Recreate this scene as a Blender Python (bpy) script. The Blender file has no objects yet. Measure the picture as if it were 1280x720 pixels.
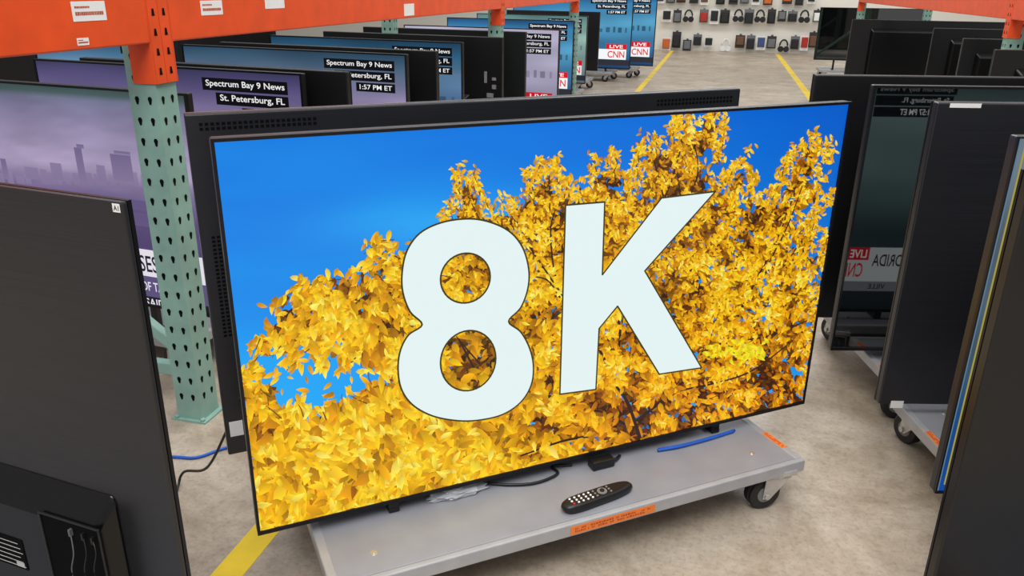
import bpy, bmesh, math, random
from mathutils import Vector, Matrix, noise
from mathutils.geometry import tessellate_polygon
R = math.radians
PI = math.pi
sc = bpy.context.scene
col = sc.collection
rnd = random.Random(11)
sc.view_settings.view_transform = 'Standard'

# ------------------------------------------------------------------ camera
F = 1004.0
CH = 1.42
CM = Matrix.Rotation(R(13.77), 4, 'Z') @ Matrix.Rotation(PI/2 - R(20.73), 4, 'X') @ Matrix.Rotation(R(0.75), 4, 'Z')
CM.translation = (0, 0, CH)
cd = bpy.data.cameras.new('camera')
cam = bpy.data.objects.new('camera', cd)
col.objects.link(cam)
cam.matrix_world = CM
cd.sensor_width = 36.0
cd.lens = 36.0 * F / 1280.0
cd.clip_start = 0.05
sc.camera = cam
C3 = CM.to_3x3()
CO = Vector((0, 0, CH))

def ray(px, py):
    return C3 @ Vector(((px - 640) / F, (360 - py) / F, -1))
def G(px, py, z=0.0):
    d = ray(px, py)
    return CO + d * ((z - CH) / d.z)
def onX(px, py, X):
    d = ray(px, py)
    return CO + d * (X / d.x)
def onY(px, py, Y):
    d = ray(px, py)
    return CO + d * (Y / d.y)

# ------------------------------------------------------------------ materials
def s2l(c):
    c = c / 255.0
    return c / 12.92 if c <= 0.04045 else ((c + 0.055) / 1.055) ** 2.4
def rgb(r, g, b):
    return (s2l(r), s2l(g), s2l(b), 1.0)

def mat(name, color, rough=0.5, metal=0.0, spec=0.5, var=0.0, scale=20.0, bump=0.0, stretch=None, ior=None):
    m = bpy.data.materials.new(name)
    m.use_nodes = True
    nt = m.node_tree
    b = nt.nodes['Principled BSDF']
    b.inputs['Base Color'].default_value = color
    b.inputs['Roughness'].default_value = rough
    b.inputs['Metallic'].default_value = metal
    b.inputs['Specular IOR Level'].default_value = spec
    if ior:
        b.inputs['IOR'].default_value = ior
    if var > 0 or bump > 0:
        tc = nt.nodes.new('ShaderNodeTexCoord')
        mp = nt.nodes.new('ShaderNodeMapping')
        if stretch:
            mp.inputs['Scale'].default_value = stretch
        nt.links.new(tc.outputs['Object'], mp.inputs['Vector'])
        n = nt.nodes.new('ShaderNodeTexNoise')
        n.inputs['Scale'].default_value = scale
        n.inputs['Detail'].default_value = 4
        nt.links.new(mp.outputs['Vector'], n.inputs['Vector'])
        if var > 0:
            r = nt.nodes.new('ShaderNodeValToRGB')
            r.color_ramp.elements[0].position = 0.3
            r.color_ramp.elements[1].position = 0.7
            r.color_ramp.elements[0].color = tuple(c * (1 - var) for c in color[:3]) + (1,)
            r.color_ramp.elements[1].color = tuple(min(1, c * (1 + var)) for c in color[:3]) + (1,)
            nt.links.new(n.outputs['Fac'], r.inputs['Fac'])
            nt.links.new(r.outputs['Color'], b.inputs['Base Color'])
        if bump > 0:
            bp = nt.nodes.new('ShaderNodeBump')
            bp.inputs['Strength'].default_value = bump
            bp.inputs['Distance'].default_value = 0.002
            nt.links.new(n.outputs['Fac'], bp.inputs['Height'])
            nt.links.new(bp.outputs['Normal'], b.inputs['Normal'])
    return m

def attr_mat(name, strength=1.0, rough=0.3, spec=0.25):
    m = bpy.data.materials.new(name)
    m.use_nodes = True
    nt = m.node_tree
    b = nt.nodes['Principled BSDF']
    a = nt.nodes.new('ShaderNodeAttribute')
    a.attribute_name = 'Col'
    b.inputs['Roughness'].default_value = rough
    b.inputs['Specular IOR Level'].default_value = spec
    b.inputs['Base Color'].default_value = (0.004, 0.004, 0.005, 1)
    nt.links.new(a.outputs['Color'], b.inputs['Emission Color'])
    b.inputs['Emission Strength'].default_value = strength
    return m

M_REAR = mat('charcoal_cover', rgb(34, 35, 39), 0.34, 0.0, 0.55, var=0.2, scale=6, bump=0.12, stretch=(0.4, 0.4, 70))
M_REARD = mat('black_cover', rgb(19, 19, 21), 0.36, 0.0, 0.5, var=0.15, scale=8, stretch=(0.5, 0.5, 50))
M_GLOSS = mat('glossy_black_housing', rgb(10, 10, 12), 0.28, 0, 0.4, var=0.1, scale=10)
M_BLACK = mat('black_plastic', rgb(18, 18, 20), 0.4, 0, 0.5, var=0.15, scale=30)
M_HOLE = mat('dark_opening', rgb(8, 8, 9), 0.8, 0, 0.1, var=0.1)
M_BEZ = mat('dark_metal_bezel', rgb(40, 40, 44), 0.3, 0.7, 0.5, var=0.08, scale=40)
M_BEZ2 = mat('silver_bezel', rgb(150, 150, 152), 0.3, 0.8, 0.5, var=0.05, scale=40)
M_OFF = mat('switched_off_glass', rgb(7, 9, 10), 0.03, 0, 0.5, ior=2.3, var=0.05)
M_DECK = mat('grey_painted_steel', rgb(146, 147, 153), 0.40, 0.0, 0.5, var=0.09, scale=9)
M_RAIL = mat('pale_steel_rail', rgb(174, 175, 178), 0.4, 0.2, 0.5, var=0.08, scale=14)
M_STEEL = mat('zinc_steel', rgb(205, 205, 205), 0.25, 0.7, 0.5, var=0.08, scale=25)
M_RUBBER = mat('black_rubber', rgb(36, 36, 37), 0.5, 0, 0.4, var=0.2, scale=40)
M_HUB = mat('grey_hub', rgb(125, 125, 125), 0.5, 0, 0.4, var=0.1)
M_GREEN = mat('pale_green_paint', rgb(134, 171, 158), 0.42, 0, 0.5, var=0.12, scale=12)
M_ORANGE = mat('orange_paint', rgb(234, 80, 26), 0.42, 0, 0.5, var=0.09, scale=10)
M_STICKO = mat('orange_sticker', rgb(240, 130, 55), 0.6, 0, 0.4, var=0.05)
M_INKR = mat('red_ink', rgb(185, 75, 30), 0.6, var=0.05)
M_WHITE = mat('white_paper', rgb(238, 238, 236), 0.6, var=0.03)
M_SILVER = mat('silver_label', rgb(92, 92, 95), 0.4, 0.1, var=0.05)
M_INK = mat('dark_ink', rgb(50, 50, 55), 0.6, var=0.05)
M_LINE = mat('pale_print', rgb(190, 190, 190), 0.6, var=0.05)
M_BLUE = mat('blue_cable_jacket', rgb(25, 90, 190), 0.45, var=0.08)
M_BLKC = mat('black_cable_jacket', rgb(18, 18, 20), 0.45, var=0.1)
M_GREYC = mat('grey_cable_jacket', rgb(95, 95, 97), 0.45, var=0.1)
M_YEL = mat('yellow_floor_paint', rgb(240, 205, 40), 0.5, var=0.14, scale=6)
M_RED = mat('red_button', rgb(210, 30, 30), 0.5, var=0.03)
M_SCREEN = attr_mat('lit_screen', 1.03)
M_SCREEN2 = attr_mat('lit_news_screen', 0.92)
M_SCREEN3 = attr_mat('lit_news_screen_bright', 1.15)
M_SCREEN4 = attr_mat('lit_screen_dim', 0.6)

m = bpy.data.materials.new('clear_plastic')
m.use_nodes = True
b = m.node_tree.nodes['Principled BSDF']
b.inputs['Base Color'].default_value = (0.85, 0.87, 0.9, 1)
b.inputs['Transmission Weight'].default_value = 0.6
b.inputs['Roughness'].default_value = 0.25
M_CLEAR = m

# concrete floor
m = bpy.data.materials.new('worn_concrete')
m.use_nodes = True
nt = m.node_tree
b = nt.nodes['Principled BSDF']
tc = nt.nodes.new('ShaderNodeTexCoord')
def nz(scale, det, ro, dist=0.0):
    n = nt.nodes.new('ShaderNodeTexNoise'); n.inputs['Scale'].default_value = scale; n.inputs['Detail'].default_value = det
    n.inputs['Roughness'].default_value = ro; n.inputs['Distortion'].default_value = dist
    nt.links.new(tc.outputs['Object'], n.inputs['Vector']); return n
def ramp(src, a, ca, b_, cb):
    r = nt.nodes.new('ShaderNodeValToRGB')
    r.color_ramp.elements[0].position = a; r.color_ramp.elements[0].color = ca
    r.color_ramp.elements[1].position = b_; r.color_ramp.elements[1].color = cb
    nt.links.new(src, r.inputs['Fac']); return r
def mulc(a, b_, f):
    x = nt.nodes.new('ShaderNodeMix'); x.data_type = 'RGBA'; x.blend_type = 'MULTIPLY'; x.inputs[0].default_value = f
    nt.links.new(a, x.inputs[6]); nt.links.new(b_, x.inputs[7]); return x.outputs[2]
W1 = (1, 1, 1, 1)
c0 = ramp(nz(2.6, 10, .7, .6).outputs['Fac'], .34, rgb(168, 152, 132), .66, rgb(207, 195, 178)).outputs['Color']
c1 = ramp(nz(17, 10, .8).outputs['Fac'], .34, (.56, .53, .49, 1), .58, W1).outputs['Color']
c2 = ramp(nz(70, 4, .7).outputs['Fac'], .36, (.58, .56, .54, 1), .5, W1).outputs['Color']
c3 = ramp(nz(.9, 6, .6, 1.5).outputs['Fac'], .40, (.78, .75, .71, 1), .56, W1).outputs['Color']
cc = mulc(mulc(mulc(c0, c1, .55), c2, .45), c3, .65)
nt.links.new(cc, b.inputs['Base Color'])
rr = ramp(nz(5, 6, .6).outputs['Fac'], .3, (.26, .26, .26, 1), .7, (.52, .52, .52, 1))
nt.links.new(rr.outputs['Color'], b.inputs['Roughness'])
M_FLOOR = m
# pegboard wall
m = bpy.data.materials.new('white_pegboard')
m.use_nodes = True
nt = m.node_tree
b = nt.nodes['Principled BSDF']
tc = nt.nodes.new('ShaderNodeTexCoord')
vo = nt.nodes.new('ShaderNodeTexVoronoi'); vo.inputs['Scale'].default_value = 14; vo.inputs['Randomness'].default_value = 0
rp = nt.nodes.new('ShaderNodeValToRGB')
rp.color_ramp.elements[0].position = 0.12; rp.color_ramp.elements[0].color = rgb(150, 147, 140)
rp.color_ramp.elements[1].position = 0.2; rp.color_ramp.elements[1].color = rgb(238, 233, 221)
nt.links.new(tc.outputs['Object'], vo.inputs['Vector']); nt.links.new(vo.outputs['Distance'], rp.inputs['Fac'])
nt.links.new(rp.outputs['Color'], b.inputs['Base Color'])
M_PEG = m
M_WALL = mat('painted_wall', rgb(120, 118, 114), 0.7, var=0.05, scale=2)

# ------------------------------------------------------------------ mesh builder
class MB:
    def __init__(s):
        s.v = []; s.f = []; s.m = []; s.c = []; s.sm = []
    def poly(s, pts, mi=0, c=None):
        k = len(s.v)
        s.v += [tuple(p) for p in pts]
        s.f.append(tuple(range(k, k + len(pts)))); s.m.append(mi); s.c.append(c); s.sm.append(False)
    def box(s, x0, x1, y0, y1, z0, z1, mi=0, M=None):
        P = [(x0, y0, z0), (x1, y0, z0), (x1, y1, z0), (x0, y1, z0), (x0, y0, z1), (x1, y0, z1), (x1, y1, z1), (x0, y1, z1)]
        s.hexa(P, mi, M)
    def hexa(s, P, mi=0, M=None):
        k = len(s.v)
        if M: P = [tuple(M @ Vector(p)) for p in P]
        s.v += P
        for q in ((3, 2, 1, 0), (4, 5, 6, 7), (0, 1, 5, 4), (1, 2, 6, 5), (2, 3, 7, 6), (3, 0, 4, 7)):
            s.f.append(tuple(k + i for i in q)); s.m.append(mi); s.c.append(None); s.sm.append(False)
    def cyl(s, p0, p1, r0, r1=None, n=20, mi=0):
        if r1 is None: r1 = r0
        p0 = Vector(p0); p1 = Vector(p1)
        a = (p1 - p0).normalized()
        u = a.orthogonal().normalized(); w = a.cross(u)
        k = len(s.v)
        for p, r in ((p0, r0), (p1, r1)):
            for i in range(n):
                t = 2 * PI * i / n
                s.v.append(tuple(p + (u * math.cos(t) + w * math.sin(t)) * r))
        for i in range(n):
            j = (i + 1) % n
            s.f.append((k + i, k + j, k + n + j, k + n + i)); s.m.append(mi); s.c.append(None); s.sm.append(True)
        s.f.append(tuple(k + i for i in range(n))[::-1]); s.m.append(mi); s.c.append(None); s.sm.append(False)
        s.f.append(tuple(k + n + i for i in range(n))); s.m.append(mi); s.c.append(None); s.sm.append(False)
    def tube(s, pts, r, n=10, mi=0):
        pts = [Vector(p) for p in pts]
        k = len(s.v)
        up = Vector((0, 0, 1))
        for i, p in enumerate(pts):
            a = (pts[min(i + 1, len(pts) - 1)] - pts[max(i - 1, 0)]).normalized()
            u = a.cross(up)
            if u.length < 1e-3: u = a.cross(Vector((1, 0, 0)))
            u.normalize(); w = u.cross(a)
            for q in range(n):
                t = 2 * PI * q / n
                s.v.append(tuple(p + (u * math.cos(t) + w * math.sin(t)) * r))
        for i in range(len(pts) - 1):
            for q in range(n):
                j = (q + 1) % n
                s.f.append((k + i * n + q, k + i * n + j, k + (i + 1) * n + j, k + (i + 1) * n + q)); s.m.append(mi); s.c.append(None); s.sm.append(True)
        for i in (0, len(pts) - 1):
            s.f.append(tuple(k + i * n + q for q in range(n))); s.m.append(mi); s.c.append(None); s.sm.append(False)
    def mesh(s, name, mats, recalc=True):
        me = bpy.data.meshes.new(name)
        me.from_pydata(s.v, [], s.f)
        if not isinstance(mats, (list, tuple)): mats = [mats]
        for mm in mats: me.materials.append(mm)
        me.polygons.foreach_set('material_index', s.m)
        me.polygons.foreach_set('use_smooth', s.sm)
        if any(c is not None for c in s.c):
            at = me.color_attributes.new('Col', 'FLOAT_COLOR', 'CORNER')
            buf = []
            for f, c in zip(s.f, s.c):
                if c and isinstance(c[0], (tuple, list)):
                    for cc in c: buf.extend(cc)
                else:
                    buf.extend((c or (0, 0, 0, 1)) * len(f))
            at.data.foreach_set('color', buf)
        elif recalc:
            bm = bmesh.new(); bm.from_mesh(me)
            bmesh.ops.recalc_face_normals(bm, faces=bm.faces)
            bm.to_mesh(me); bm.free()
        me.update()
        return me

def smooth_pts(pts, n=8, closed=False):
    out = []
    P = [Vector(p) for p in pts]
    N = len(P)
    for i in range(N if closed else N - 1):
        if closed:
            a, b, c, d = P[(i - 1) % N], P[i], P[(i + 1) % N], P[(i + 2) % N]
        else:
            a, b, c, d = P[max(i - 1, 0)], P[i], P[i + 1], P[min(i + 2, N - 1)]
        for k in range(n):
            t = k / n
            out.append(0.5 * ((2 * b) + (c - a) * t + (2 * a - 5 * b + 4 * c - d) * t * t + (3 * b - a - 3 * c + d) * t ** 3))
    if not closed: out.append(P[-1])
    return out

def link(name, me, parent=None, bevel=0.0, seg=2, loc=None):
    o = bpy.data.objects.new(name, me)
    col.objects.link(o)
    if parent: o.parent = parent
    if loc: o.location = loc
    if bevel > 0:
        md = o.modifiers.new('bevel', 'BEVEL'); md.width = bevel; md.segments = seg; md.limit_method = 'ANGLE'; md.angle_limit = R(40)
    return o
def tag(o, label, cat, group=None):
    o['label'] = label; o['category'] = cat
    if group: o['group'] = group
    return o
MW = {}
def thing(name, label, cat, loc, rz=0.0, group=None):
    o = bpy.data.objects.new(name, None)
    col.objects.link(o)
    o.empty_display_size = 0.1
    o.location = loc; o.rotation_euler = (0, 0, rz)
    MW[o.name] = Matrix.Translation(Vector(loc)) @ Matrix.Rotation(rz, 4, 'Z')
    return tag(o, label, cat, group)
def locY(root, px, py, y):
    Mi = MW[root.name].inverted()
    o = Mi @ CO; d = Mi.to_3x3() @ ray(px, py)
    return o + d * ((y - o.y) / d.y)
def struct(name, mb, m):
    o = link(name, mb.mesh(name, m)); o['kind'] = 'structure'; return o

# text
_tx = {}
def text_geo(s):
    if s in _tx: return _tx[s]
    cu = bpy.data.curves.new('t', 'FONT'); cu.body = s; cu.size = 1; cu.offset = 0.012; cu.resolution_u = 3
    ob = bpy.data.objects.new('t', cu); col.objects.link(ob)
    bpy.context.view_layer.update()
    dg = bpy.context.evaluated_depsgraph_get()
    me = bpy.data.meshes.new_from_object(ob.evaluated_get(dg))
    V = [(v.co.x, v.co.y) for v in me.vertices]; Fc = [tuple(p.vertices) for p in me.polygons]
    bpy.data.objects.remove(ob); bpy.data.curves.remove(cu); bpy.data.meshes.remove(me)
    xs = [v[0] for v in V]; ys = [v[1] for v in V]
    _tx[s] = (V, Fc, min(xs), max(xs), min(ys), max(ys))
    return _tx[s]
def add_text(mb, s, fn, x0, x1, z0, z1, c=None, mi=0):
    V, Fc, a, b_, e, f = text_geo(s)
    k = len(mb.v)
    for (x, y) in V:
        mb.v.append(tuple(fn(x0 + (x - a) / (b_ - a) * (x1 - x0), z0 + (y - e) / (f - e) * (z1 - z0))))
    for q in Fc:
        mb.f.append(tuple(k + i for i in q)); mb.m.append(mi); mb.c.append(c); mb.sm.append(False)

# ------------------------------------------------------------------ room
mb = MB(); mb.box(-14, 12, -6, 20.4, -0.1, 0.0); struct('floor', mb, M_FLOOR)
mb = MB(); mb.box(-14, 12, 20.2, 20.4, 0, 5); struct('wall_back', mb, M_PEG)
mb = MB(); mb.box(-14.2, -14, -6, 20.4, 0, 5); struct('wall_left', mb, M_WALL)
mb = MB(); mb.box(12, 12.2, -6, 20.4, 0, 5); struct('wall_right', mb, M_WALL)
pL = G(300, 700).x
mb = MB(); mb.box(pL - 0.04, pL + 0.04, -4, 20, 0, 0.001); struct('trim_1', mb, M_YEL)
pR = G(1000, 105).x
mb = MB(); mb.box(pR - 0.05, pR + 0.05, -4, 20, 0, 0.001); struct('trim_2', mb, M_YEL)

# ------------------------------------------------------------------ dolly
DK = 0.155
_mc = {}
def cached(key, fn):
    if key not in _mc: _mc[key] = fn()
    return _mc[key]
def make_dolly(label, c, rz, L=1.36, D=0.72, group='grey flat dollies under the televisions', stickers='FLR'):
    t = thing('flat_dolly', label, 'dolly', (c.x, c.y, 0), rz, group)
    x, y = L / 2, D / 2
    def deck():
        mb = MB(); mb.box(-x + .02, x - .02, -y + .02, y - .02, .132, DK - .001)
        return mb.mesh('deck', M_DECK)
    link('deck', cached(('deck', L, D), deck), t, .002)
    def rail_l():
        mb = MB(); mb.box(-x + .001, x - .001, -.009, .009, .118, DK + .0008)
        return mb.mesh('edge_rail', M_RAIL)
    def rail_s():
        mb = MB(); mb.box(-.012, .012, -y + .018, y - .018, .118, DK + .0008)
        return mb.mesh('edge_rail', M_RAIL)
    for sy in (-1, 1): link('edge_rail', cached(('rl', L, D), rail_l), t, .004, 3, loc=(0, sy * (y - .009), 0))
    for sx in (-1, 1): link('edge_rail', cached(('rs', L, D), rail_s), t, .004, 3, loc=(sx * (x - .012), 0, 0))
    def bolt():
        mb = MB(); mb.cyl((0, 0, DK - .003), (0, 0, DK + .0003), .010, .009, 14); mb.cyl((0, 0, DK), (0, 0, DK + .0009), .005, .004, 6)
        return mb.mesh('bolt', M_STEEL)
    def bracket():
        mb = MB()
        mb.box(-.05, .05, -.038, .038, .116, .132)
        mb.cyl((0, 0, .12), (0, 0, .106), .034, .034, 18)
        for s in (-1, 1):
            y0, y1 = s * .025 - .0025, s * .025 + .0025
            mb.hexa([(-.040, y0, .108), (.040, y0, .108), (.040, y1, .108), (-.040, y1, .108),
                     (.020, y0, .040), (.044, y0, .040), (.044, y1, .040), (.020, y1, .040)])
        mb.box(-.040, .040, -.0275, .0275, .103, .109)
        mb.cyl((.032, -.034, .051), (.032, .034, .051), .010, .010, 6)
        return mb.mesh('caster_bracket', M_STEEL)
    def wheel():
        mb = MB()
        prof = [(-.019, .044), (-.013, .051), (.013, .051), (.019, .044)]
        for (a, r0), (b_, r1) in zip(prof[:-1], prof[1:]):
            mb.cyl((.032, a, .051), (.032, b_, .051), r0, r1, 36, 0)
        for s in (-1, 1):
            mb.cyl((.032, s * .0185, .051), (.032, s * .0205, .051), .026, .024, 24, 1)
        return mb.mesh('wheel', [M_RUBBER, M_HUB])
    for sx in (-1, 1):
        for sy in (-1, 1):
            link('bolt', cached('bolt', bolt), t, loc=(sx * (x - .12), sy * (y - .09), 0))
            br = link('caster_bracket', cached('cb', bracket), t, .0008, 1, loc=(sx * (x - .075), sy * (y - .038), 0))
            br.rotation_euler = (0, 0, {(1, -1): 2.98, (-1, -1): 2.8, (1, 1): .4, (-1, 1): 1.9}[(sx, sy)])
            link('wheel', cached('wh', wheel), br)
    if stickers:
        def st(w, h, n):
            mb = MB(); mb.box(-w / 2, w / 2, -.0004, .0004, -h / 2, h / 2, 0)
            r3 = random.Random(4)
            for row, (h0, h1) in enumerate(((.05, .3), (-.28, -.05))):
                u = -w / 2 + w * .05
                while u < w * .44:
                    d_ = w / n * r3.uniform(.05, .16)
                    if r3.random() < .8:
                        mb.box(u, u + d_, -.0008, -.0003, h * h0, h * (h1 - r3.uniform(0, .08)), 1)
                    u += d_ + w / n * .05
            return mb.mesh('orange_sticker', [M_STICKO, M_INKR])
        if 'F' in stickers:
            link('orange_sticker', cached('st1', lambda: st(.25, .024, 6)), t, loc=(.045, -y - .0006, .136))
        spots = []
        if 'R' in stickers: spots.append((1, -y + .12))
        if 'L' in stickers: spots += [(-1, -y + .1), (-1, y - .25)]
        for sx, yy in spots:
            s = link('orange_sticker', cached('st2', lambda: st(.09, .02, 3)), t, loc=(sx * (x - .012), yy, DK + .0012))
            s.rotation_euler = (-PI / 2, 0, PI / 2)
    return t

# ------------------------------------------------------------------ televisions
def news_mesh(w, h, z0, variant, m):
    mb = MB()
    def f(s, t, d=0.0): return ((s - .5) * w, -.0012 - d, z0 + t * h)
    def rect(s0, s1, t0, t1, d, c):
        mb.poly([f(s0, t0, d), f(s1, t0, d), f(s1, t1, d), f(s0, t1, d)], 0, c)
    NX, NY = 24, 20
    if variant == 'teal':
        stops = [(0, (30, 60, 100)), (.3, (50, 105, 145)), (.6, (80, 150, 185)), (.9, (50, 115, 160)), (1, (30, 70, 110))]
    elif variant == 'green':
        stops = [(0, (90, 100, 110)), (.35, (120, 150, 150)), (.7, (150, 185, 175)), (1, (90, 130, 130))]
    elif variant == 'pale':
        stops = [(0, (110, 110, 130)), (.4, (165, 160, 185)), (1, (185, 180, 205))]
    elif variant == 'sliver':
        stops = [(0, (20, 90, 190)), (.22, (30, 95, 170)), (.4, (70, 100, 120)), (.75, (105, 125, 140)), (1, (135, 155, 165))]
    elif variant == 'florida':
        stops = [(0, (30, 38, 44)), (.36, (50, 66, 70)), (.6, (100, 128, 126)), (.85, (118, 142, 140)), (1, (70, 88, 92))]
    elif variant == 'tealtop':
        stops = [(0, (60, 50, 95)), (.5, (120, 110, 150)), (.7, (150, 138, 176)), (.82, (110, 118, 148)), (.93, (62, 92, 116)), (1, (44, 74, 98))]
    elif variant == 'blue':
        stops = [(0, (50, 50, 95)), (.5, (80, 110, 150)), (.75, (92, 128, 160)), (.9, (44, 92, 124)), (1, (30, 66, 92))]
    else:
        stops = [(0, (60, 50, 95)), (.35, (90, 78, 132)), (.5, (116, 104, 146)), (.65, (142, 128, 164)), (.8, (120, 108, 148)), (.93, (84, 76, 122)), (1, (62, 60, 96))]
    def grad(t, s):
        for (a, ca), (b_, cb) in zip(stops[:-1], stops[1:]):
            if t <= b_:
                k = (t - a) / (b_ - a)
                g = 1 + .16 * noise.noise(Vector((s * 3, t * 7, 1.3)))
                return rgb(*[max(0, min(255, (p + (q - p) * k) * g)) for p, q in zip(ca, cb)])
        return rgb(*stops[-1][1])
    for i in range(NX):
        for j in range(NY):
            q = [(i, j), (i + 1, j), (i + 1, j + 1), (i, j + 1)]
            mb.poly([f(a / NX, b_ / NY) for a, b_ in q], 0, [grad(b_ / NY, a / NX) for a, b_ in q])
    K = rgb(10, 10, 14); Wt = rgb(245, 245, 245)
    fT = lambda d: (lambda x, y: f(x, y, d))
    if variant == 'sliver':
        rect(.010, .0125, .02, .98, .0003, rgb(205, 188, 80))
        rect(.0, .004, .0, 1, .0003, rgb(110, 150, 180))
    elif variant == 'florida':
        rect(.72, .90, .93, .968, .0005, K); add_text(mb, 'Spectrum Bay 9 News', fT(.0008), .728, .892, .937, .960, rgb(130, 140, 140))
        rect(.725, .90, .885, .925, .0005, K); add_text(mb, 'St. Petersburg, FL', fT(.0008), .735, .84, .892, .918, rgb(200, 205, 205))
        rect(.775, .90, .84, .88, .0005, K); add_text(mb, '1:57 PM ET', fT(.0008), .775, .84, .848, .872, Wt)
        rect(.05, .965, .13, .285, .0005, rgb(200, 206, 206)); add_text(mb, 'FLORIDA', fT(.0008), .746, .842, .20, .255, rgb(30, 30, 34))
        rect(.852, .905, .228, .285, .0007, rgb(205, 20, 30)); add_text(mb, 'LIVE', fT(.001), .858, .898, .238, .275, Wt)
        add_text(mb, 'CNN', fT(.0009), .862, .915, .15, .215, rgb(215, 20, 30))
        rect(.05, .965, .085, .13, .0005, rgb(120, 125, 128)); add_text(mb, 'VILLE', fT(.0008), .80, .842, .096, .119, rgb(30, 30, 34))
    else:
        r2 = random.Random(5)
        sx = 0.02
        dk = {'cases': (112, 98, 142), 'tealtop': (112, 104, 142), 'blue': (70, 96, 130), 'pale': (150, 145, 170), 'teal': (50, 100, 130), 'green': (110, 135, 135)}[variant]
        while sx < .97:
            ww = r2.uniform(.012, .035); hh = r2.choice((.02, .03, .04, .05, .09, .13))
            kk = r2.uniform(.82, 1.05)
            rect(sx, min(.99, sx + ww), .50, .53 + hh, .0003, rgb(*[c * kk for c in dk]))
            sx += ww + r2.uniform(0, .03)
        rect(.655, .955, .895, .962, .0005, K); add_text(mb, 'Spectrum Bay 9 News', fT(.0008), .668, .945, .908, .951, Wt)
        rect(.70, .955, .82, .885, .0005, K); add_text(mb, 'St. Petersburg, FL', fT(.0008), .715, .942, .832, .876, Wt)
        rect(.79, .955, .75, .81, .0005, K); add_text(mb, '1:57 PM ET', fT(.0008), .805, .942, .765, .797, Wt)
        rect(.05, .97, .12, .265, .0005, rgb(228, 232, 232))
        rect(.80, .97, .265, .34, .0005, rgb(205, 20, 30)); add_text(mb, 'LIVE', fT(.0008), .83, .94, .28, .325, Wt)
        add_text(mb, 'CNN', fT(.0009), .815, .955, .145, .24, rgb(205, 20, 30))
        rect(.0, 1., .035, .115, .0005, rgb(40, 42, 50))
    return mb.mesh('screen', m)

def make_tv(label, P, ang, W, H, zb, face='front', anchor='L', screen='off', inset=.10, group='televisions shown on dollies', bez=None, rearm=None, zd=DK + .001, D=.028, vents=False, hh=.5, bw=.008, housem=None, hbev=.006, hdep=.05, hslope=.035):
    rearm = rearm or M_REAR; bez = bez or M_BEZ; housem = housem or M_REARD
    d = Vector((math.cos(ang), math.sin(ang), 0)); aw = Vector((-math.sin(ang), math.cos(ang), 0))
    c = Vector((P.x, P.y, 0)) + d * (W / 2 if anchor == 'L' else -W / 2)
    rz = ang
    if face == 'rear':
        c = c + aw * D; rz = ang + PI
    t = thing('television', label, 'television', (c.x, c.y, zd), rz, group)
    z0 = zb - zd; x = W / 2
    key = (round(W, 3), round(H, 3), round(z0, 3), inset, rearm.name, bez.name, hh, bw, D, housem.name, hdep, hslope)
    def panel():
        mb = MB(); mb.box(-x, x, 0, D, z0, z0 + H); return mb.mesh('panel', rearm)
    link('panel', cached(('pa',) + key, panel), t, min(.004, D * .3))
    def bezel():
        mb = MB(); y0, y1 = -.007, .0
        mb.box(-x, -x + bw, y0, y1, z0, z0 + H); mb.box(x - bw, x, y0, y1, z0, z0 + H)
        mb.box(-x + bw, x - bw, y0, y1, z0, z0 + bw * 1.4); mb.box(-x + bw, x - bw, y0, y1, z0 + H - bw, z0 + H)
        return mb.mesh('bezel', bez)
    link('bezel', cached(('be',) + key, bezel), t)
    sw, sh, sz = W - 2 * bw, H - 2.4 * bw, z0 + bw * 1.4
    if screen == 'off':
        def off():
            mb = MB(); mb.box(-sw / 2, sw / 2, -.0015, -.0003, sz, sz + sh); return mb.mesh('screen', M_OFF)
        link('screen', cached(('of',) + key, off), t)
    elif screen != 'custom':
        mm = M_SCREEN3 if screen in ('florida', 'teal') else (M_SCREEN4 if screen == 'sliver' else M_SCREEN2)
        link('screen', cached(('ns', screen) + key, lambda: news_mesh(sw, sh, sz, screen, mm)), t)
    def housing():
        mb = MB(); a = x - inset; tz = z0 + H * hh
        mb.hexa([(-a, D - .001, z0 + .01), (a, D - .001, z0 + .01), (a - .025, D + hdep, z0 + .02), (-a + .025, D + hdep, z0 + .02),
                 (-a, D - .001, tz), (a, D - .001, tz), (a - .025, D + hdep, tz - hslope), (-a + .025, D + hdep, tz - hslope)])
        return mb.mesh('rear_housing', housem)
    link('rear_housing', cached(('ho',) + key, housing), t, hbev, 4)
    def foot():
        mb = MB()
        mb.box(-.014, .014, -.0, D + .09, 0, .012); mb.box(-.014, .014, .002, D - .002, .008, z0 + .004)
        return mb.mesh('foot', M_BLACK)
    for s in (-1, 1): link('foot', cached(('fo',) + key, foot), t, .002, loc=(s * W * .3, 0, 0))
    if vents:
        y = D + .0006
        def top():
            mb = MB()
            for i in range(22):
                for k in range(2):
                    a = i * .0125; zz = -.028 - k * .011
                    mb.box(a, a + .008, D - .001, y, zz, zz + .007)
            return mb.mesh('vent_grille', M_HOLE)
        def side():
            mb = MB()
            for k in range(26):
                for i in range(2):
                    a = i * .012; zz = k * .0105
                    mb.box(a - .004, a + .004, D - .001, y, zz, zz + .006)
            return mb.mesh('vent_grille', M_HOLE)
        for x0 in (-x + .03, x - .30): link('vent_grille', cached('vt', top), t, loc=(x0, 0, z0 + H))
        for x0 in (-x + .03, x - .042): link('vent_grille', cached('vs', side), t, loc=(x0, 0, z0 + H * .38))
    return t, c, d, aw
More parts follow.
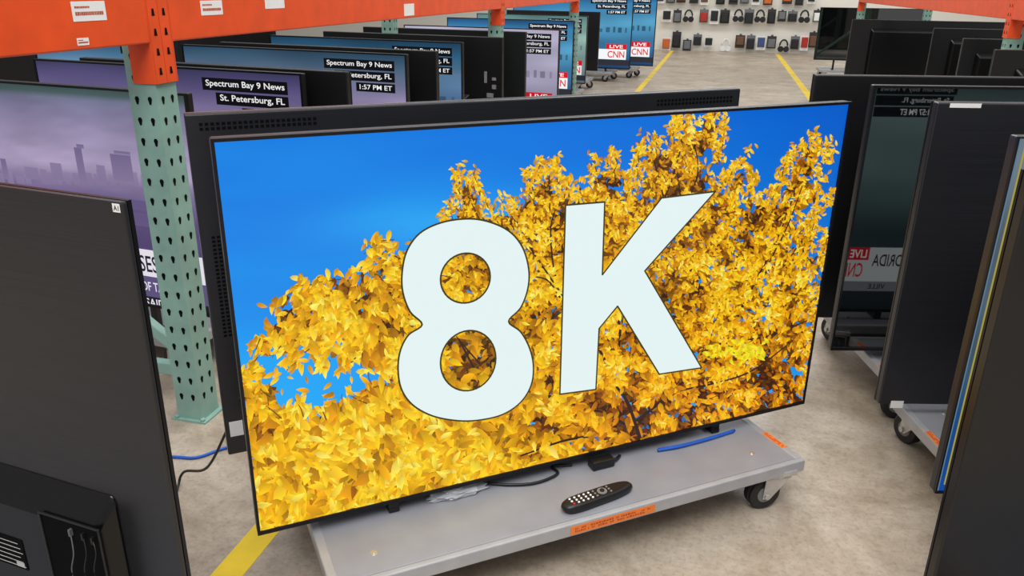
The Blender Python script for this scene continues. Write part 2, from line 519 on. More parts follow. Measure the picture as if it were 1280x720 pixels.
def sticker(root, x0, y0, x1, y1, y, name='sticker', txt=None, m=None):
    a = locY(root, x0, y0, y); b_ = locY(root, x1, y1, y)
    xa, xb = a.x, b_.x; za, zb_ = max(a.z, b_.z), min(a.z, b_.z)
    s = 1 if y > 0 else -1
    mb = MB(); mb.box(min(xa, xb), max(xa, xb), min(y, y + s * .0006), max(y, y + s * .0006), zb_, za, 0)
    if txt:
        w = xb - xa; h = za - zb_
        add_text(mb, txt, lambda u, v: (u, y + s * .001, v), xa + w * .15, xb - w * .15, zb_ + h * .2, za - h * .2, None, 1)
    return link(name, mb.mesh(name, [m or M_WHITE, M_INK]), root)

# ---- the bright centre set
W0, H0, ZB = 1.67, .94, .189
A0 = R(37.9)
BL = G(322, 668, ZB)
main, mc, md_, maw = make_tv('large slim television with an 8K picture of a golden tree on its bright screen', BL, A0, W0, H0, ZB, screen='custom', bez=M_BEZ, bw=.007)
_mi = MW[main.name].inverted(); _mo = _mi @ CO; _m3 = _mi.to_3x3() @ C3
def px2m(px, py):
    d = _m3 @ Vector(((px - 640) / F, (360 - py) / F, -1))
    t = (-.002 - _mo.y) / d.y
    return _mo.x + d.x * t, _mo.z + d.z * t
z0 = ZB - DK - .001
SX0, SX1, SZ0, SZ1 = -W0 / 2 + .007, W0 / 2 - .007, z0 + .010, z0 + H0 - .007
mb = MB()
def skyc(s, t):
    n = noise.noise(Vector((s * 2.0, t * 5.5, .4))) * .6 + noise.noise(Vector((s * 7, t * 16, 2.4))) * .25
    k = max(0, min(1, (1 - t) * 1.0 + .22 - s * .26))
    a = (0, 106, 214); b_ = (30, 172, 248)
    c = [p + (q - p) * k for p, q in zip(a, b_)]
    st = math.exp(-((t - .80 + .12 * s) / .07) ** 2) * math.exp(-((s - .28) / .2) ** 2)
    c = [c[0] + 22 * max(0, n) * (1 - s) + 26 * st, c[1] + 30 * n * (1.15 - s) + 34 * st, c[2] + 14 * n + 14 * st]
    if s > .5: c[1] -= 34 * (s - .5); c[2] -= 40 * (s - .5)
    return rgb(*[max(0, min(255, q)) for q in c])
NX, NY = 64, 36
for i in range(NX):
    for j in range(NY):
        q = [(i, j), (i + 1, j), (i + 1, j + 1), (i, j + 1)]
        mb.poly([(SX0 + (SX1 - SX0) * a / NX, -.001, SZ0 + (SZ1 - SZ0) * b_ / NY) for a, b_ in q], 0, [skyc(a / NX, b_ / NY) for a, b_ in q])
TREE = [(318, 432), (336, 412), (350, 385), (368, 362), (395, 348), (430, 352), (452, 338), (473, 300), (500, 302), (530, 318), (560, 275), (575, 213), (590, 220), (612, 262), (645, 255), (668, 220), (688, 186), (702, 240), (735, 222), (747, 194), (766, 200), (795, 238), (800, 172), (828, 182), (850, 146), (893, 143), (907, 170), (890, 205), (905, 225), (930, 196), (940, 240), (965, 252), (985, 200), (1008, 178), (1036, 184), (1022, 225), (1040, 245), (1005, 285), (1030, 300), (1022, 350), (1018, 420), (1008, 505), (1000, 512), (660, 590), (322, 670), (316, 600), (300, 462), (316, 455), (328, 482), (340, 516), (368, 506), (392, 522), (420, 500), (446, 508), (452, 486), (470, 468), (448, 450), (432, 458), (416, 436), (402, 456), (388, 430), (368, 456), (356, 434), (340, 444)]
def inside(x, y, P=TREE):
    r = False; j = len(P) - 1
    for i in range(len(P)):
        xi, yi = P[i]; xj, yj = P[j]
        if (yi > y) != (yj > y) and x < (xj - xi) * (y - yi) / (yj - yi) + xi: r = not r
        j = i
    return r
_ec = {}
def edge(x, y):
    kx, ky = round(x / 4), round(y / 4)
    if (kx, ky) in _ec: return _ec[(kx, ky)]
    x, y = kx * 4, ky * 4
    best = 1e9; j = len(TREE) - 1
    for i in range(len(TREE)):
        ax, ay = TREE[j]; bx, by = TREE[i]
        if not (i in range(42, 47)):
            dx, dy = bx - ax, by - ay
            t = max(0, min(1, ((x - ax) * dx + (y - ay) * dy) / (dx * dx + dy * dy + 1e-9)))
            best = min(best, math.hypot(x - ax - t * dx, y - ay - t * dy))
        j = i
    _ec[(kx, ky)] = best
    return best
def N2(x, y, s, o): return noise.noise(Vector((x * s, y * s, o)))
def ragged(x, y):
    if not inside(x + 16 * N2(x, y, .05, 1.7) + 8 * N2(x, y, .14, 5.1), y + 14 * N2(x, y, .05, 9.3) + 8 * N2(x, y, .14, 3.3)): return False
    e = edge(x, y)
    if e < 50:
        h = N2(x, y, .062, 21.3) * .75 + N2(x, y, .15, 14.2) * .5
        if h > .09 + e * .0105: return False
    return True
PAL = [(0, (56, 36, 10)), (.18, (106, 68, 8)), (.36, (164, 108, 6)), (.54, (216, 154, 8)), (.72, (244, 186, 12)), (.88, (253, 208, 36)), (1, (255, 230, 98))]
def pal(k):
    k = max(0, min(1, k))
    for (a, ca), (b_, cb) in zip(PAL[:-1], PAL[1:]):
        if k <= b_:
            u = (k - a) / (b_ - a)
            return [p + (q - p) * u for p, q in zip(ca, cb)]
LY = [0.0]
def put(pts, c):
    LY[0] += 0.85e-7
    out = []
    for (x, y) in pts:
        a, b_ = px2m(x, y)
        out.append((max(SX0, min(SX1, a)), -.0013 - LY[0], max(SZ0, min(SZ1, b_))))
    mb.poly(out, 0, c)
LEAF = [(0, -.5), (.22, -.30), (.28, 0), (.17, .31), (0, .58), (-.17, .31), (-.28, 0), (-.22, -.30)]
LSH = [.78, .85, .92, .99, 1.04, 1.08, 1.05, .94]
def leaf(x, y, L, a, k, wd=1.0, hue=0.0):
    c = pal(k)
    c = [c[0] + 14 * hue, c[1] - 16 * hue, c[2]]
    ca, sa = math.cos(a), math.sin(a)
    fl = rnd.random() < .5
    bend = rnd.uniform(-.25, .25)
    P = []
    for u, v in LEAF:
        u2 = u * wd + bend * (v * v - .1)
        P.append((x + (u2 * ca - v * sa) * L, y + (u2 * sa + v * ca) * L))
    cols = []
    for i in range(8):
        g = LSH[i if not fl else (8 - i) % 8]
        cols.append(rgb(*[max(0, min(255, q * g)) for q in c]))
    put(P, cols)
def size(x, y):
    k = max(0, min(1, (y - 250) / 320)) * max(.18, min(1, (980 - x) / 560))
    return 7.2 + 18.5 * k
def shade(x, y):
    n = N2(x, y, .016, 3.1) * .34 + N2(x, y, .042, 7.7) * .46 + N2(x, y, .085, 2.2) * .46 + N2(x, y, .17, 12.2) * .2
    dark = 0
    if x > 600: dark += .10 * max(0, min(1, (y - 380) / 120)) * min(1, (x - 600) / 200)
    dark += .10 * math.exp(-((x - 770) / 90) ** 2 - ((y - 525) / 30) ** 2)
    dark += .26 * math.exp(-((x - 600) / 60) ** 2 - ((y - 455) / 45) ** 2)
    dark += .24 * math.exp(-((x - 325) / 30) ** 2 - ((y - 520) / 50) ** 2)
    dark += .08 * math.exp(-((x - 480) / 60) ** 2 - ((y - 500) / 40) ** 2)
    return .62 + .64 * n - dark
def warm(x, y):
    return .45 * max(0, min(1, (y - 370) / 110)) * max(0, min(1, (x - 620) / 180)) + .1 * max(0, min(1, (y - 420) / 120)) * max(0, min(1, (600 - x) / 200))
def scatter(n, fn, m_=0):
    k = 0
    while k < n:
        x = rnd.uniform(298, 1048); y = rnd.uniform(136, 672)
        if ragged(x, y):
            fn(x, y); k += 1
def l1(x, y):
    if edge(x, y) < 12: return
    leaf(x, y, rnd.uniform(9, 16), rnd.uniform(0, 6.3), shade(x, y) - .34 + rnd.uniform(-.14, .12), 1.25, rnd.uniform(0, .6))
scatter(7500, l1)
def branch(P, w0, w1, c=(52, 34, 26)):
    P = [Vector((p[0], p[1], 0)) for p in P]
    Q = smooth_pts(P, 6)
    for i in range(len(Q) - 1):
        a, b_ = Q[i], Q[i + 1]
        w = w0 + (w1 - w0) * i / len(Q)
        n = Vector((-(b_ - a).y, (b_ - a).x, 0)).normalized() * w * .5
        put([tuple((a + n)[:2]), tuple((b_ + n)[:2]), tuple((b_ - n)[:2]), tuple((a - n)[:2])], rgb(*c))
def gap(cx, cy, n_, rx, ry):
    for k in range(n_):
        x, y = cx + rnd.gauss(0, rx), cy + rnd.gauss(0, ry)
        L = rnd.uniform(4, 8); a = rnd.uniform(0, 6.3)
        c = rgb(40, 110, 175) if rnd.random() < .5 else rgb(66, 58, 52)
        put([(x + (u * math.cos(a) - v * math.sin(a)) * L, y + (u * math.sin(a) + v * math.cos(a)) * L) for u, v in LEAF], c)
def l2(x, y):
    leaf(x, y, size(x, y) * rnd.uniform(.6, 1.0), rnd.uniform(0, 6.3), shade(x, y) - .10 + rnd.uniform(-.2, .16), rnd.uniform(.7, 1.1), rnd.uniform(-.2, .6) + warm(x, y))
scatter(8000, l2)
for g_ in ((790, 526, 14, 14, 5), (740, 548, 8, 10, 4), (775, 402, 18, 8, 12), (560, 440, 8, 6, 10), (1000, 318, 18, 10, 6), (690, 385, 18, 10, 14), (870, 520, 8, 14, 4), (655, 300, 14, 8, 10), (720, 260, 14, 6, 10), (840, 300, 10, 8, 8), (930, 290, 12, 8, 8), (610, 290, 10, 6, 8), (480, 345, 10, 8, 6), (960, 380, 8, 8, 6)): gap(*g_)
branch([(800, 548), (785, 505), (765, 470), (740, 420), (700, 365), (668, 318), (640, 270)], 5, 1.4)
branch([(790, 530), (840, 490), (900, 430), (945, 350), (975, 290), (1000, 220)], 4, 1.2)
branch([(790, 535), (750, 515), (700, 500), (640, 480), (560, 470), (480, 430), (400, 380)], 4, 1.2)
branch([(765, 470), (775, 420), (770, 380), (780, 340), (830, 250), (855, 170)], 3.4, 1.2)
branch([(700, 365), (690, 320), (686, 215)], 2.6, 1)
branch([(600, 475), (560, 400), (520, 340), (480, 312)], 2.6, 1)
branch([(560, 470), (480, 490), (400, 540), (340, 590)], 3, 1.2)
branch([(640, 480), (560, 560), (470, 600)], 3, 1.2)
branch([(830, 250), (820, 210), (812, 185)], 1.8, 1)
branch([(945, 350), (985, 320), (1020, 310)], 2, 1)
branch([(900, 430), (960, 420), (1010, 400)], 2.4, 1)
def l3(x, y):
    s = shade(x, y)
    if s + rnd.uniform(-.16, .16) < .47: return
    a = .5 * math.sin(x * .02) + rnd.gauss(0, .9)
    leaf(x, y, size(x, y) * rnd.uniform(.6, 1.3), a, s + .05 + rnd.uniform(-.16, .16), rnd.uniform(.6, 1.0), rnd.uniform(-.3, .4) + warm(x, y))
scatter(8500, l3)
branch([(742, 425), (700, 365), (668, 318)], 3, 1.6)
branch([(700, 372), (684, 350), (660, 345)], 2.4, 1.2)
branch([(690, 325), (688, 285), (694, 262)], 2, 1)
branch([(800, 548), (785, 505), (768, 480)], 4.5, 3)
branch([(735, 545), (700, 552), (650, 570)], 3.5, 1.5)
branch([(600, 455), (585, 438), (570, 420)], 2.4, 1.2)
branch([(850, 488), (930, 468), (985, 430)], 2.4, 1.2)
branch([(860, 250), (872, 215), (868, 180)], 1.8, 1)
branch([(960, 330), (985, 280), (1005, 225)], 1.8, 1)
branch([(838, 300), (850, 255), (846, 215)], 1.8, 1)
branch([(620, 330), (606, 290), (585, 245)], 1.8, 1)
scatter(1600, l3)
def l4(x, y):
    if shade(x, y) < .6: return
    leaf(x, y, size(x, y) * rnd.uniform(.5, .95), rnd.uniform(0, 6.3), .88 + rnd.uniform(-.12, .12), .65, warm(x, y))
scatter(2800, l4)
# feathery sprays along the upper outline and the left fringe
for i in list(range(0, 41)) + list(range(46, len(TREE))):
    a = Vector((*TREE[i], 0)); b_ = Vector((*TREE[(i + 1) % len(TREE)], 0))
    left = i < 8 or i >= 46
    for k in range(max(1, int((b_ - a).length / (18 if left else 9)))):
        p = a.lerp(b_, rnd.random())
        cen = Vector((740, 420, 0))
        if i >= 46 and p.y > 470: d_ = Vector((rnd.gauss(-.3, .6), -.8, 0))
        elif i >= 46: d_ = Vector((-.6 + rnd.gauss(0, .4), .7, 0))
        elif left: d_ = Vector((-.8 + rnd.gauss(0, .3), rnd.gauss(.1, .5), 0))
        else: d_ = (p - cen).normalized() * .5 + Vector((rnd.gauss(0, .35), -.8, 0))
        d_.normalize()
        ln = rnd.uniform(8, 24)
        q0 = p - d_ * 12; q1 = p + d_ * ln * (.6 if i >= 46 else .75)
        branch([q0, (q0 + q1) * .5 + Vector((rnd.gauss(0, 1.5), 0, 0)), q1], 1.5, .7, (96, 62, 20))
        big = 1.8 if left else 1.0
        for j in range(int((ln / 1.6 + 4) / big / (1.5 if i >= 46 else 1))):
            r_ = q0.lerp(q1, rnd.random() ** .8)
            leaf(r_.x + rnd.gauss(0, 3.2 * big), r_.y + rnd.gauss(0, 3.2 * big), rnd.uniform(5, 9.5) * big, rnd.uniform(0, 6.3) if not left else rnd.gauss(.2, .9), rnd.uniform(.45, .98), .75, rnd.uniform(-.3, .4))
# stray leaves against the blue at lower left
for k in range(26):
    leaf(rnd.uniform(320, 462), rnd.uniform(440, 512), rnd.uniform(8, 17), rnd.gauss(.2, .9), rnd.uniform(.4, .95), .7, rnd.uniform(-.2, .5))
for k in range(50):
    leaf(rnd.uniform(882, 958), 440 + rnd.gauss(0, 7), rnd.uniform(7, 12), rnd.uniform(0, 6.3), .86, .9, -.9)
link('screen', mb.mesh('screen', M_SCREEN), main)
# 8K lettering
E_OUT = [(581, 273), (608, 276), (635, 288), (652, 308), (660, 335), (659, 360), (650, 384), (635, 401), (650, 414), (661, 434), (666, 457), (663, 481), (650, 502), (628, 517), (600, 524), (572, 525), (540, 519), (515, 505), (501, 485), (497, 460), (500, 437), (510, 418), (527, 405), (512, 389), (503, 365), (502, 340), (508, 313), (524, 291), (550, 278)]
def ell(cx, cy, a, b_, tilt=0):
    return [(cx + a * math.cos(2 * PI * i / 40), cy + b_ * math.sin(2 * PI * i / 40) + tilt * math.cos(2 * PI * i / 40)) for i in range(40)]
e_out = [(p.x, p.y) for p in smooth_pts([(a, b_, 0) for a, b_ in E_OUT], 5, True)]
h1 = ell(581, 347, 31, 31, -2); h2 = ell(584.5, 450, 34.5, 37.5, -3)
KK = [(706, 256), (755, 252), (752, 343), (826, 247), (893, 239), (805, 338), (876, 459), (823, 467), (771, 382), (748, 410), (744, 486), (699, 492)]
mb = MB()
for loops in ([e_out, h1, h2], [KK]):
    V3 = [[Vector((px2m(*p)[0], px2m(*p)[1], 0)) for p in lp] for lp in loops]
    flat = [v for lp in V3 for v in lp]
    for tri in tessellate_polygon(V3):
        mb.poly([(flat[i].x, -.0056, flat[i].y) for i in tri], 0, rgb(224, 239, 239))
    for lp in V3:
        N = len(lp)
        for i in range(N):
            a, b_ = lp[i], lp[(i + 1) % N]
            t_ = (b_ - a).normalized(); n_ = Vector((-t_.y, t_.x, 0)) * .0022
            a2, b2 = a - t_ * .001, b_ + t_ * .001
            mb.poly([(p.x, -.0059, p.y) for p in (a2 + n_, b2 + n_, b2 - n_, a2 - n_)], 0, rgb(60, 56, 20))
lt = link('lettering', mb.mesh('lettering', M_SCREEN), main); lt['label'] = 'large white 8K lettering with a thin dark outline'

make_dolly('grey steel dolly carrying the bright golden tree television and a remote', mc + md_ * (-.029) + maw * .14, A0, stickers='FR')
# back set
Pb = BL + md_ * (-.03) + maw * .33
back, bc, bd, baw = make_tv('charcoal television turned backwards directly behind the golden tree screen', Pb, A0, 1.59, .91, 1.13 - .91, face='rear', screen='off', inset=.35, bez=M_BEZ2, vents=True)
sticker(back, 286, 528, 305, 543, .0285, txt=None)

# ---- right hand sets
AR = R(14)
P2 = G(1037, 437, ZB)
r2_, c2, d2, aw2 = make_tv('switched-off glossy television with mirrored news captions, right of the golden tree screen', P2, AR, 1.67, .94, ZB, screen='off')
P1 = P2 + aw2 * .30 - d2 * .08
make_tv('black television turned backwards, its top left corner rising behind the mirrored news set', P1, AR, 1.67, .94, ZB, face='rear', rearm=M_REARD, inset=.4)
make_dolly('grey dolly under the glossy mirrored news television', c2 + aw2 * .16, AR)
P3 = G(1098, 505, ZB)
r3, c3, d3, aw3 = make_tv('tall dark grey television back with a white strip sticker on its top edge', P3, AR, 1.67, .94, ZB, face='rear', screen='florida', inset=.4, rearm=M_REAR)
sticker(r3, 1188, 129, 1226, 135, .0285, 'sticker')
sticker(r3, 1114, 501, 1128, 510, .0285, 'sticker')
P4 = G(1167, 615, ZB)
r4, c4, d4, aw4 = make_tv('television at the right edge showing only a narrow blue strip of screen', P4, AR, 1.67, .93, ZB, screen='sliver', bez=M_BEZ, bw=.004)
make_dolly('grey dolly with an orange sticker under the dark grey television back at right', c4 + aw4 * .21, AR, stickers='LF')
cy = 1.355; cx = cy * .654
P5 = Vector((cx * .9713 - cy * .238, cx * .238 + cy * .9713, 0))
r5, c5, d5, aw5 = make_tv('nearest dark television back cut off by the lower right corner', P5, AR, 1.67, .94, ZB, face='rear', screen='pale', inset=.4, rearm=M_REARD)
make_dolly('dolly under the nearest dark television back at lower right', c5 - aw5 * .25, AR)

# ---- left foreground set
AL = R(-7.2)
DL = .010
PLf = G(152, 252, 1.13)
l1tv, cl, dl, awl = make_tv('nearest charcoal television back at left with a small A1 sticker', PLf, AL, 1.67, .94, ZB, face='rear', anchor='R', screen='cases', inset=.115, D=DL, hh=.455, housem=M_GLOSS, hbev=.012, hdep=.036, hslope=.06)
make_dolly('dolly under the charcoal television back with the A1 sticker', cl - awl * .2, AL)
sticker(l1tv, 140, 254, 151, 266, DL + .0005, 'sticker', 'A1')
yB = DL + .0365
mbp = MB()
a = locY(l1tv, -70, 668, yB); b_ = locY(l1tv, 34, 704, yB)
x0, x1 = min(a.x, b_.x), max(a.x, b_.x)
zt = locY(l1tv, 10, 670, yB).z; zb_ = locY(l1tv, 10, 704, yB).z
mbp.box(x0, x1, yB - .001, yB + .0008, zb_, zt, 0)
for i in range(6):
    z = zb_ + (zt - zb_) * (i + .5) / 6.6
    mbp.box(x0 + .004 + .004 * (i % 3), x0 + (x1 - x0) * (.4 + .5 * ((i * 7) % 4) / 4), yB + .0008, yB + .0011, z, z + .0014, 1)
mbp.box(x0 + (x1 - x0) * .03, x0 + (x1 - x0) * .12, yB + .0008, yB + .0012, zb_ + .004, zb_ + .014, 1)
link('rating_plate', mbp.mesh('rating_plate', [M_HOLE, M_LINE]), l1tv)
# port bay: a raised rim around a dark well
xl = locY(l1tv, 128, 690, yB).x; xr = locY(l1tv, 62, 690, yB).x
zt = locY(l1tv, 95, 655, yB).z; zb_ = locY(l1tv, 95, 760, yB).z
x0, x1 = min(xl, xr), max(xl, xr)
mbp = MB(); mbp.box(x0, x1, yB - .001, yB + .0006, zb_, zt)
link('port_recess', mbp.mesh('port_recess', M_HOLE), l1tv)
mbp = MB()
for (u0, u1, v0, v1) in ((x0 - .004, x0, zb_, zt), (x1, x1 + .004, zb_, zt), (x0 - .004, x1 + .004, zt, zt + .004)):
    mbp.box(u0, u1, yB - .001, yB + .003, v0, v1)
link('port_rim', mbp.mesh('port_rim', M_REARD), l1tv, .001)
for k, (xs, mcol) in enumerate(((88, M_GREYC), (104, M_BLKC), (116, M_BLKC))):
    p = [locY(l1tv, xs, 666 + 5 * k, yB + .004), locY(l1tv, xs + 4, 692, yB + .012), locY(l1tv, xs + 2, 715, yB + .015), locY(l1tv, xs + 12, 745, yB + .012), locY(l1tv, xs + 18, 800, yB + .004)]
    mbp = MB(); mbp.tube(smooth_pts(p, 6), .0011, 8)
    q = p[0]; mbp.box(q.x - .002, q.x + .002, yB, yB + .007, q.z - .006, q.z + .007)
    link('plug_lead', mbp.mesh('plug_lead', mcol), l1tv)

# ---- left rack sets
AK = R(-6.2)
WK, HK, ZK = 1.45, .80, .27
TOPK = ZK + HK
GL = 'televisions standing in the left rack'
def rack_tv(label, px, py, face, screen, dz=0.0, W=WK, rearm=None, P=None, doll=None, dd=.5, dshift=.20):
    P = P or G(px, py, TOPK + dz)
    t, c, d, aw = make_tv(label, P, AK, W, HK, ZK + dz, face=face, anchor='R', screen=screen, inset=.25, group=GL, rearm=rearm or M_REARD)
    if doll: make_dolly(doll, c + aw * dshift, AK, L=1.2, D=dd, stickers='')
    return t
tva = rack_tv('television with a purple skyline and SES caption left of the green rack post', 0, 0, 'front', 'custom', P=Vector((-1.69, 2.36, 0)), doll='dolly under the purple skyline television beside the green post', dd=.45)
# its picture: hazy city skyline over a caption strip
mb = MB()
sx0, sx1 = -WK / 2 + .008, WK / 2 - .008
sz0 = ZK - DK - .001 + .011; sz1 = sz0 + HK - .019
ST = [(0, (52, 42, 84)), (.3, (84, 70, 120)), (.5, (108, 94, 138)), (.585, (138, 124, 160)), (.63, (164, 150, 182)), (.8, (152, 140, 174)), (.9, (130, 124, 158)), (.955, (108, 112, 138)), (.965, (72, 92, 92)), (1, (60, 80, 82))]
def ga(t, s):
    for (a, ca), (b_, cb) in zip(ST[:-1], ST[1:]):
        if t <= b_:
            k = (t - a) / (b_ - a); g = 1 + .15 * noise.noise(Vector((s * 4, t * 8, 4.3))) + .07 * noise.noise(Vector((s * 14, t * 40, 4.3)))
            return rgb(*[(p + (q - p) * k) * g for p, q in zip(ca, cb)])
    return rgb(60, 80, 82)
for i in range(40):
    for j in range(40):
        q = [(i, j), (i + 1, j), (i + 1, j + 1), (i, j + 1)]
        mb.poly([(sx0 + (sx1 - sx0) * a / 40, -.0012, sz0 + (sz1 - sz0) * b_ / 40) for a, b_ in q], 0, [ga(b_ / 40, a / 40) for a, b_ in q])
def quad(xa, xb, zb_, za, d, c, c2=None):
    xa, xb = max(sx0, min(sx1, xa)), max(sx0, min(sx1, xb))
    za, zb_ = max(sz0, min(sz1, za)), max(sz0, min(sz1, zb_))
    mb.poly([(xa, -.0012 - d, zb_), (xb, -.0012 - d, zb_), (xb, -.0012 - d, za), (xa, -.0012 - d, za)], 0, [c2, c2, c, c] if c2 else c)
def prect(x0, y0, x1, y1, d, c, c2=None):
    a = locY(tva, x0, y0, -.0012 - d); b_ = locY(tva, x1, y1, -.0012 - d)
    quad(a.x, b_.x, b_.z, a.z, d, c, c2)
def strip(y0, y1, d, c):
    quad(sx0, sx1, locY(tva, 190, y1, -.0012).z, locY(tva, 190, y0, -.0012).z, d, c)
hz = rgb(138, 123, 160); hz2 = rgb(116, 102, 143); hz3 = rgb(144, 129, 165); base_ = rgb(132, 118, 155)
r5_ = random.Random(8)
xx = -120
while xx < 178:
    w_ = r5_.uniform(4, 13); h_ = r5_.uniform(3, 14)
    prect(xx, 222 - h_ + .02 * xx, xx + w_, 230 + .02 * xx, .0002 + r5_.uniform(0, .0001), r5_.choice((hz, hz3)), base_)
    xx += w_ + r5_.uniform(-4, 3)
for (a0, b0, a1, b1, c) in ((92, 184, 109, 228, hz2), (95, 180, 105, 186, hz2), (137, 192, 168, 228, hz2), (142, 188, 163, 194, hz2), (120, 206, 134, 228, hz), (62, 203, 80, 226, hz), (30, 208, 50, 225, hz), (0, 198, 12, 224, hz2), (-30, 190, -14, 224, hz2)):
    prect(a0, b0, a1, b1, .0004, c, base_)
for i in range(14):
    x_ = r5_.uniform(-60, 150); y_ = 238 + i * 9
    prect(x_, y_, x_ + r5_.uniform(30, 120), y_ + 3, .0002, rgb(98, 84, 130))
strip(313, 346, .0005, rgb(232, 228, 238)); strip(346, 371, .0005, rgb(92, 80, 126)); strip(371, 390, .0005, rgb(24, 22, 38))
def ptext(s, x0, y0, x1, y1, c, d=.0009):
    ym = (x0 + x1) / 2
    xa = locY(tva, x0, (y0 + y1) / 2, -.0012).x; xb = locY(tva, x1, (y0 + y1) / 2, -.0012).x
    za = locY(tva, ym, y0, -.0012).z; zb_ = locY(tva, ym, y1, -.0012).z
    add_text(mb, s, lambda u, v: (u, -.0012 - d, v), xa, xb, zb_, za, c)
ptext('SES', 175, 320, 197, 340, rgb(20, 17, 34)); ptext('OF TA', 178, 353, 204, 364, rgb(235, 232, 240)); ptext('SAID', 183, 374, 206, 384, rgb(235, 235, 240))
link('screen', mb.mesh('screen', M_SCREEN2), tva)

rack_tv('lit news television just right of the green post, St. Petersburg caption at its corner', 377, 92, 'front', 'cases', doll='dolly under the lit news television just right of the green post')
rack_tv('black television back just right of the St. Petersburg caption set', 433, 90, 'rear', 'off')
rack_tv('lit news television with the 1:57 PM ET time caption in the left rack', 508, 68, 'front', 'tealtop', doll='dolly under the television with the 1:57 time caption')
rack_tv('black television back just right of the 1:57 time caption set', 545, 64, 'rear', 'off')
rack_tv('lit news television with captions cut to a few letters in the left rack', 578, 53, 'front', 'blue', doll='dolly under the news television with cut off captions')
e1 = rack_tv('black television back with bare ports, between the cut off captions and a pale screen', 628, 47, 'rear', 'off')
rack_tv('dark television back in front of the pale lilac screen', 657, 40, 'rear', 'off', doll='dolly under the dark television back before the pale lilac screen', dd=.4, dshift=.0)
rack_tv('pale lilac lit television in the middle of the left rack row', 700, 37, 'front', 'pale', doll='dolly under the pale lilac television', dd=.4, dshift=.17)
rack_tv('narrow slice of a teal lit television just beyond the pale lilac set', 718, 26, 'front', 'teal', doll='dolly under the teal lit television')
rack_tv('narrow slice of a greenish lit television beyond the teal set', 735, 20, 'front', 'green', doll='dolly under the greenish lit television')
rack_tv('black edge of a television back at the far end of the left rack', 750, 15, 'rear', 'off', doll='dolly under the far black television back in the left rack', dshift=0)
# second column deeper in the rack, seen through the gap under the near beam
rack_tv('black television back at the left edge under the near orange beam', 0, 0, 'rear', 'off', dz=.05, P=Vector((-3.30, 3.42, 0)), doll='dolly under the black set at the left edge', dshift=0)
rack_tv('blue topped lit television deep in the left rack under the near orange beam', 0, 0, 'front', 'blue', dz=.05, P=Vector((-3.30, 4.55, 0)), doll='dolly under the blue topped set deep in the left rack')
rack_tv('dark television back deep in the left rack above the 1:57 caption set', 0, 0, 'rear', 'off', dz=.05, P=Vector((-3.30, 5.75, 0)), doll='dolly under the dark set deep in the left rack', dshift=-.05, dd=.4)
# bare ports panel of the back
for i, (xa, za, w, h) in enumerate(((-.68, .62, .03, .02), (-.68, .56, .03, .03), (-.66, .5, .05, .03), (-.61, .6, .02, .08), (-.62, .45, .04, .04))):
    mbp = MB(); mbp.box(xa, xa + w, .0275, .033, za, za + h)
    link('port', mbp.mesh('port', M_HUB), e1)
# far captioned sets
for (px, py, lab, dlab) in ((787, 87, 'far lit television with a red caption, left of two at the end of the aisle', 'dolly under the left far captioned television'),
                            (816, 83, 'far lit television with a red caption, right of two beside the pegboard wall', 'dolly under the right far captioned television')):
    P = G(px, py, .2)
    t, c, d, aw = make_tv(lab, P, R(-3), 1.9, 1.08, .2, anchor='R', screen='teal', group='far captioned televisions', bw=.012)
    make_dolly(dlab, c + aw * .2, R(-3), D=.5, stickers='')

# ---- right rack sets
GR = 'dark televisions standing in the right rack'
for (px, py, zt, face, W_, ins, lab, dlab) in (
    (1245, 62, 1.10, 'rear', 1.45, .12, 'black television back nearest in the right rack, under the orange connector', 'dolly under the nearest black set in the right rack'),
    (1205, 48, 1.07, 'rear', 1.45, .10, 'black television back second in the right rack, left of the orange connector', 'dolly under the second black set in the right rack'),
    (1168, 35, 1.07, 'rear', 1.45, .16, 'third black television back in the right rack', 'dolly under the third black set in the right rack'),
    (1066, 24, 1.07, 'rear', 1.7, .22, 'wide black television back fourth in the right rack', 'dolly under the fourth black set in the right rack'),
    (1026, 9, 1.13, 'front', 1.6, .25, 'farthest black television of the right rack beside the pegboard wall', 'dolly under the farthest black set in the right rack')):
    P = G(px, py, zt)
    t, c, d, aw = make_tv(lab, P, R(2), W_, .82, zt - .82, face=face, anchor='L', screen='off', group=GR, rearm=M_REARD, inset=ins, hh=.88, housem=M_GLOSS, hbev=.012)
    make_dolly(dlab, c + aw * (.2 if face == 'front' else 0), R(2), D=.5, stickers='')

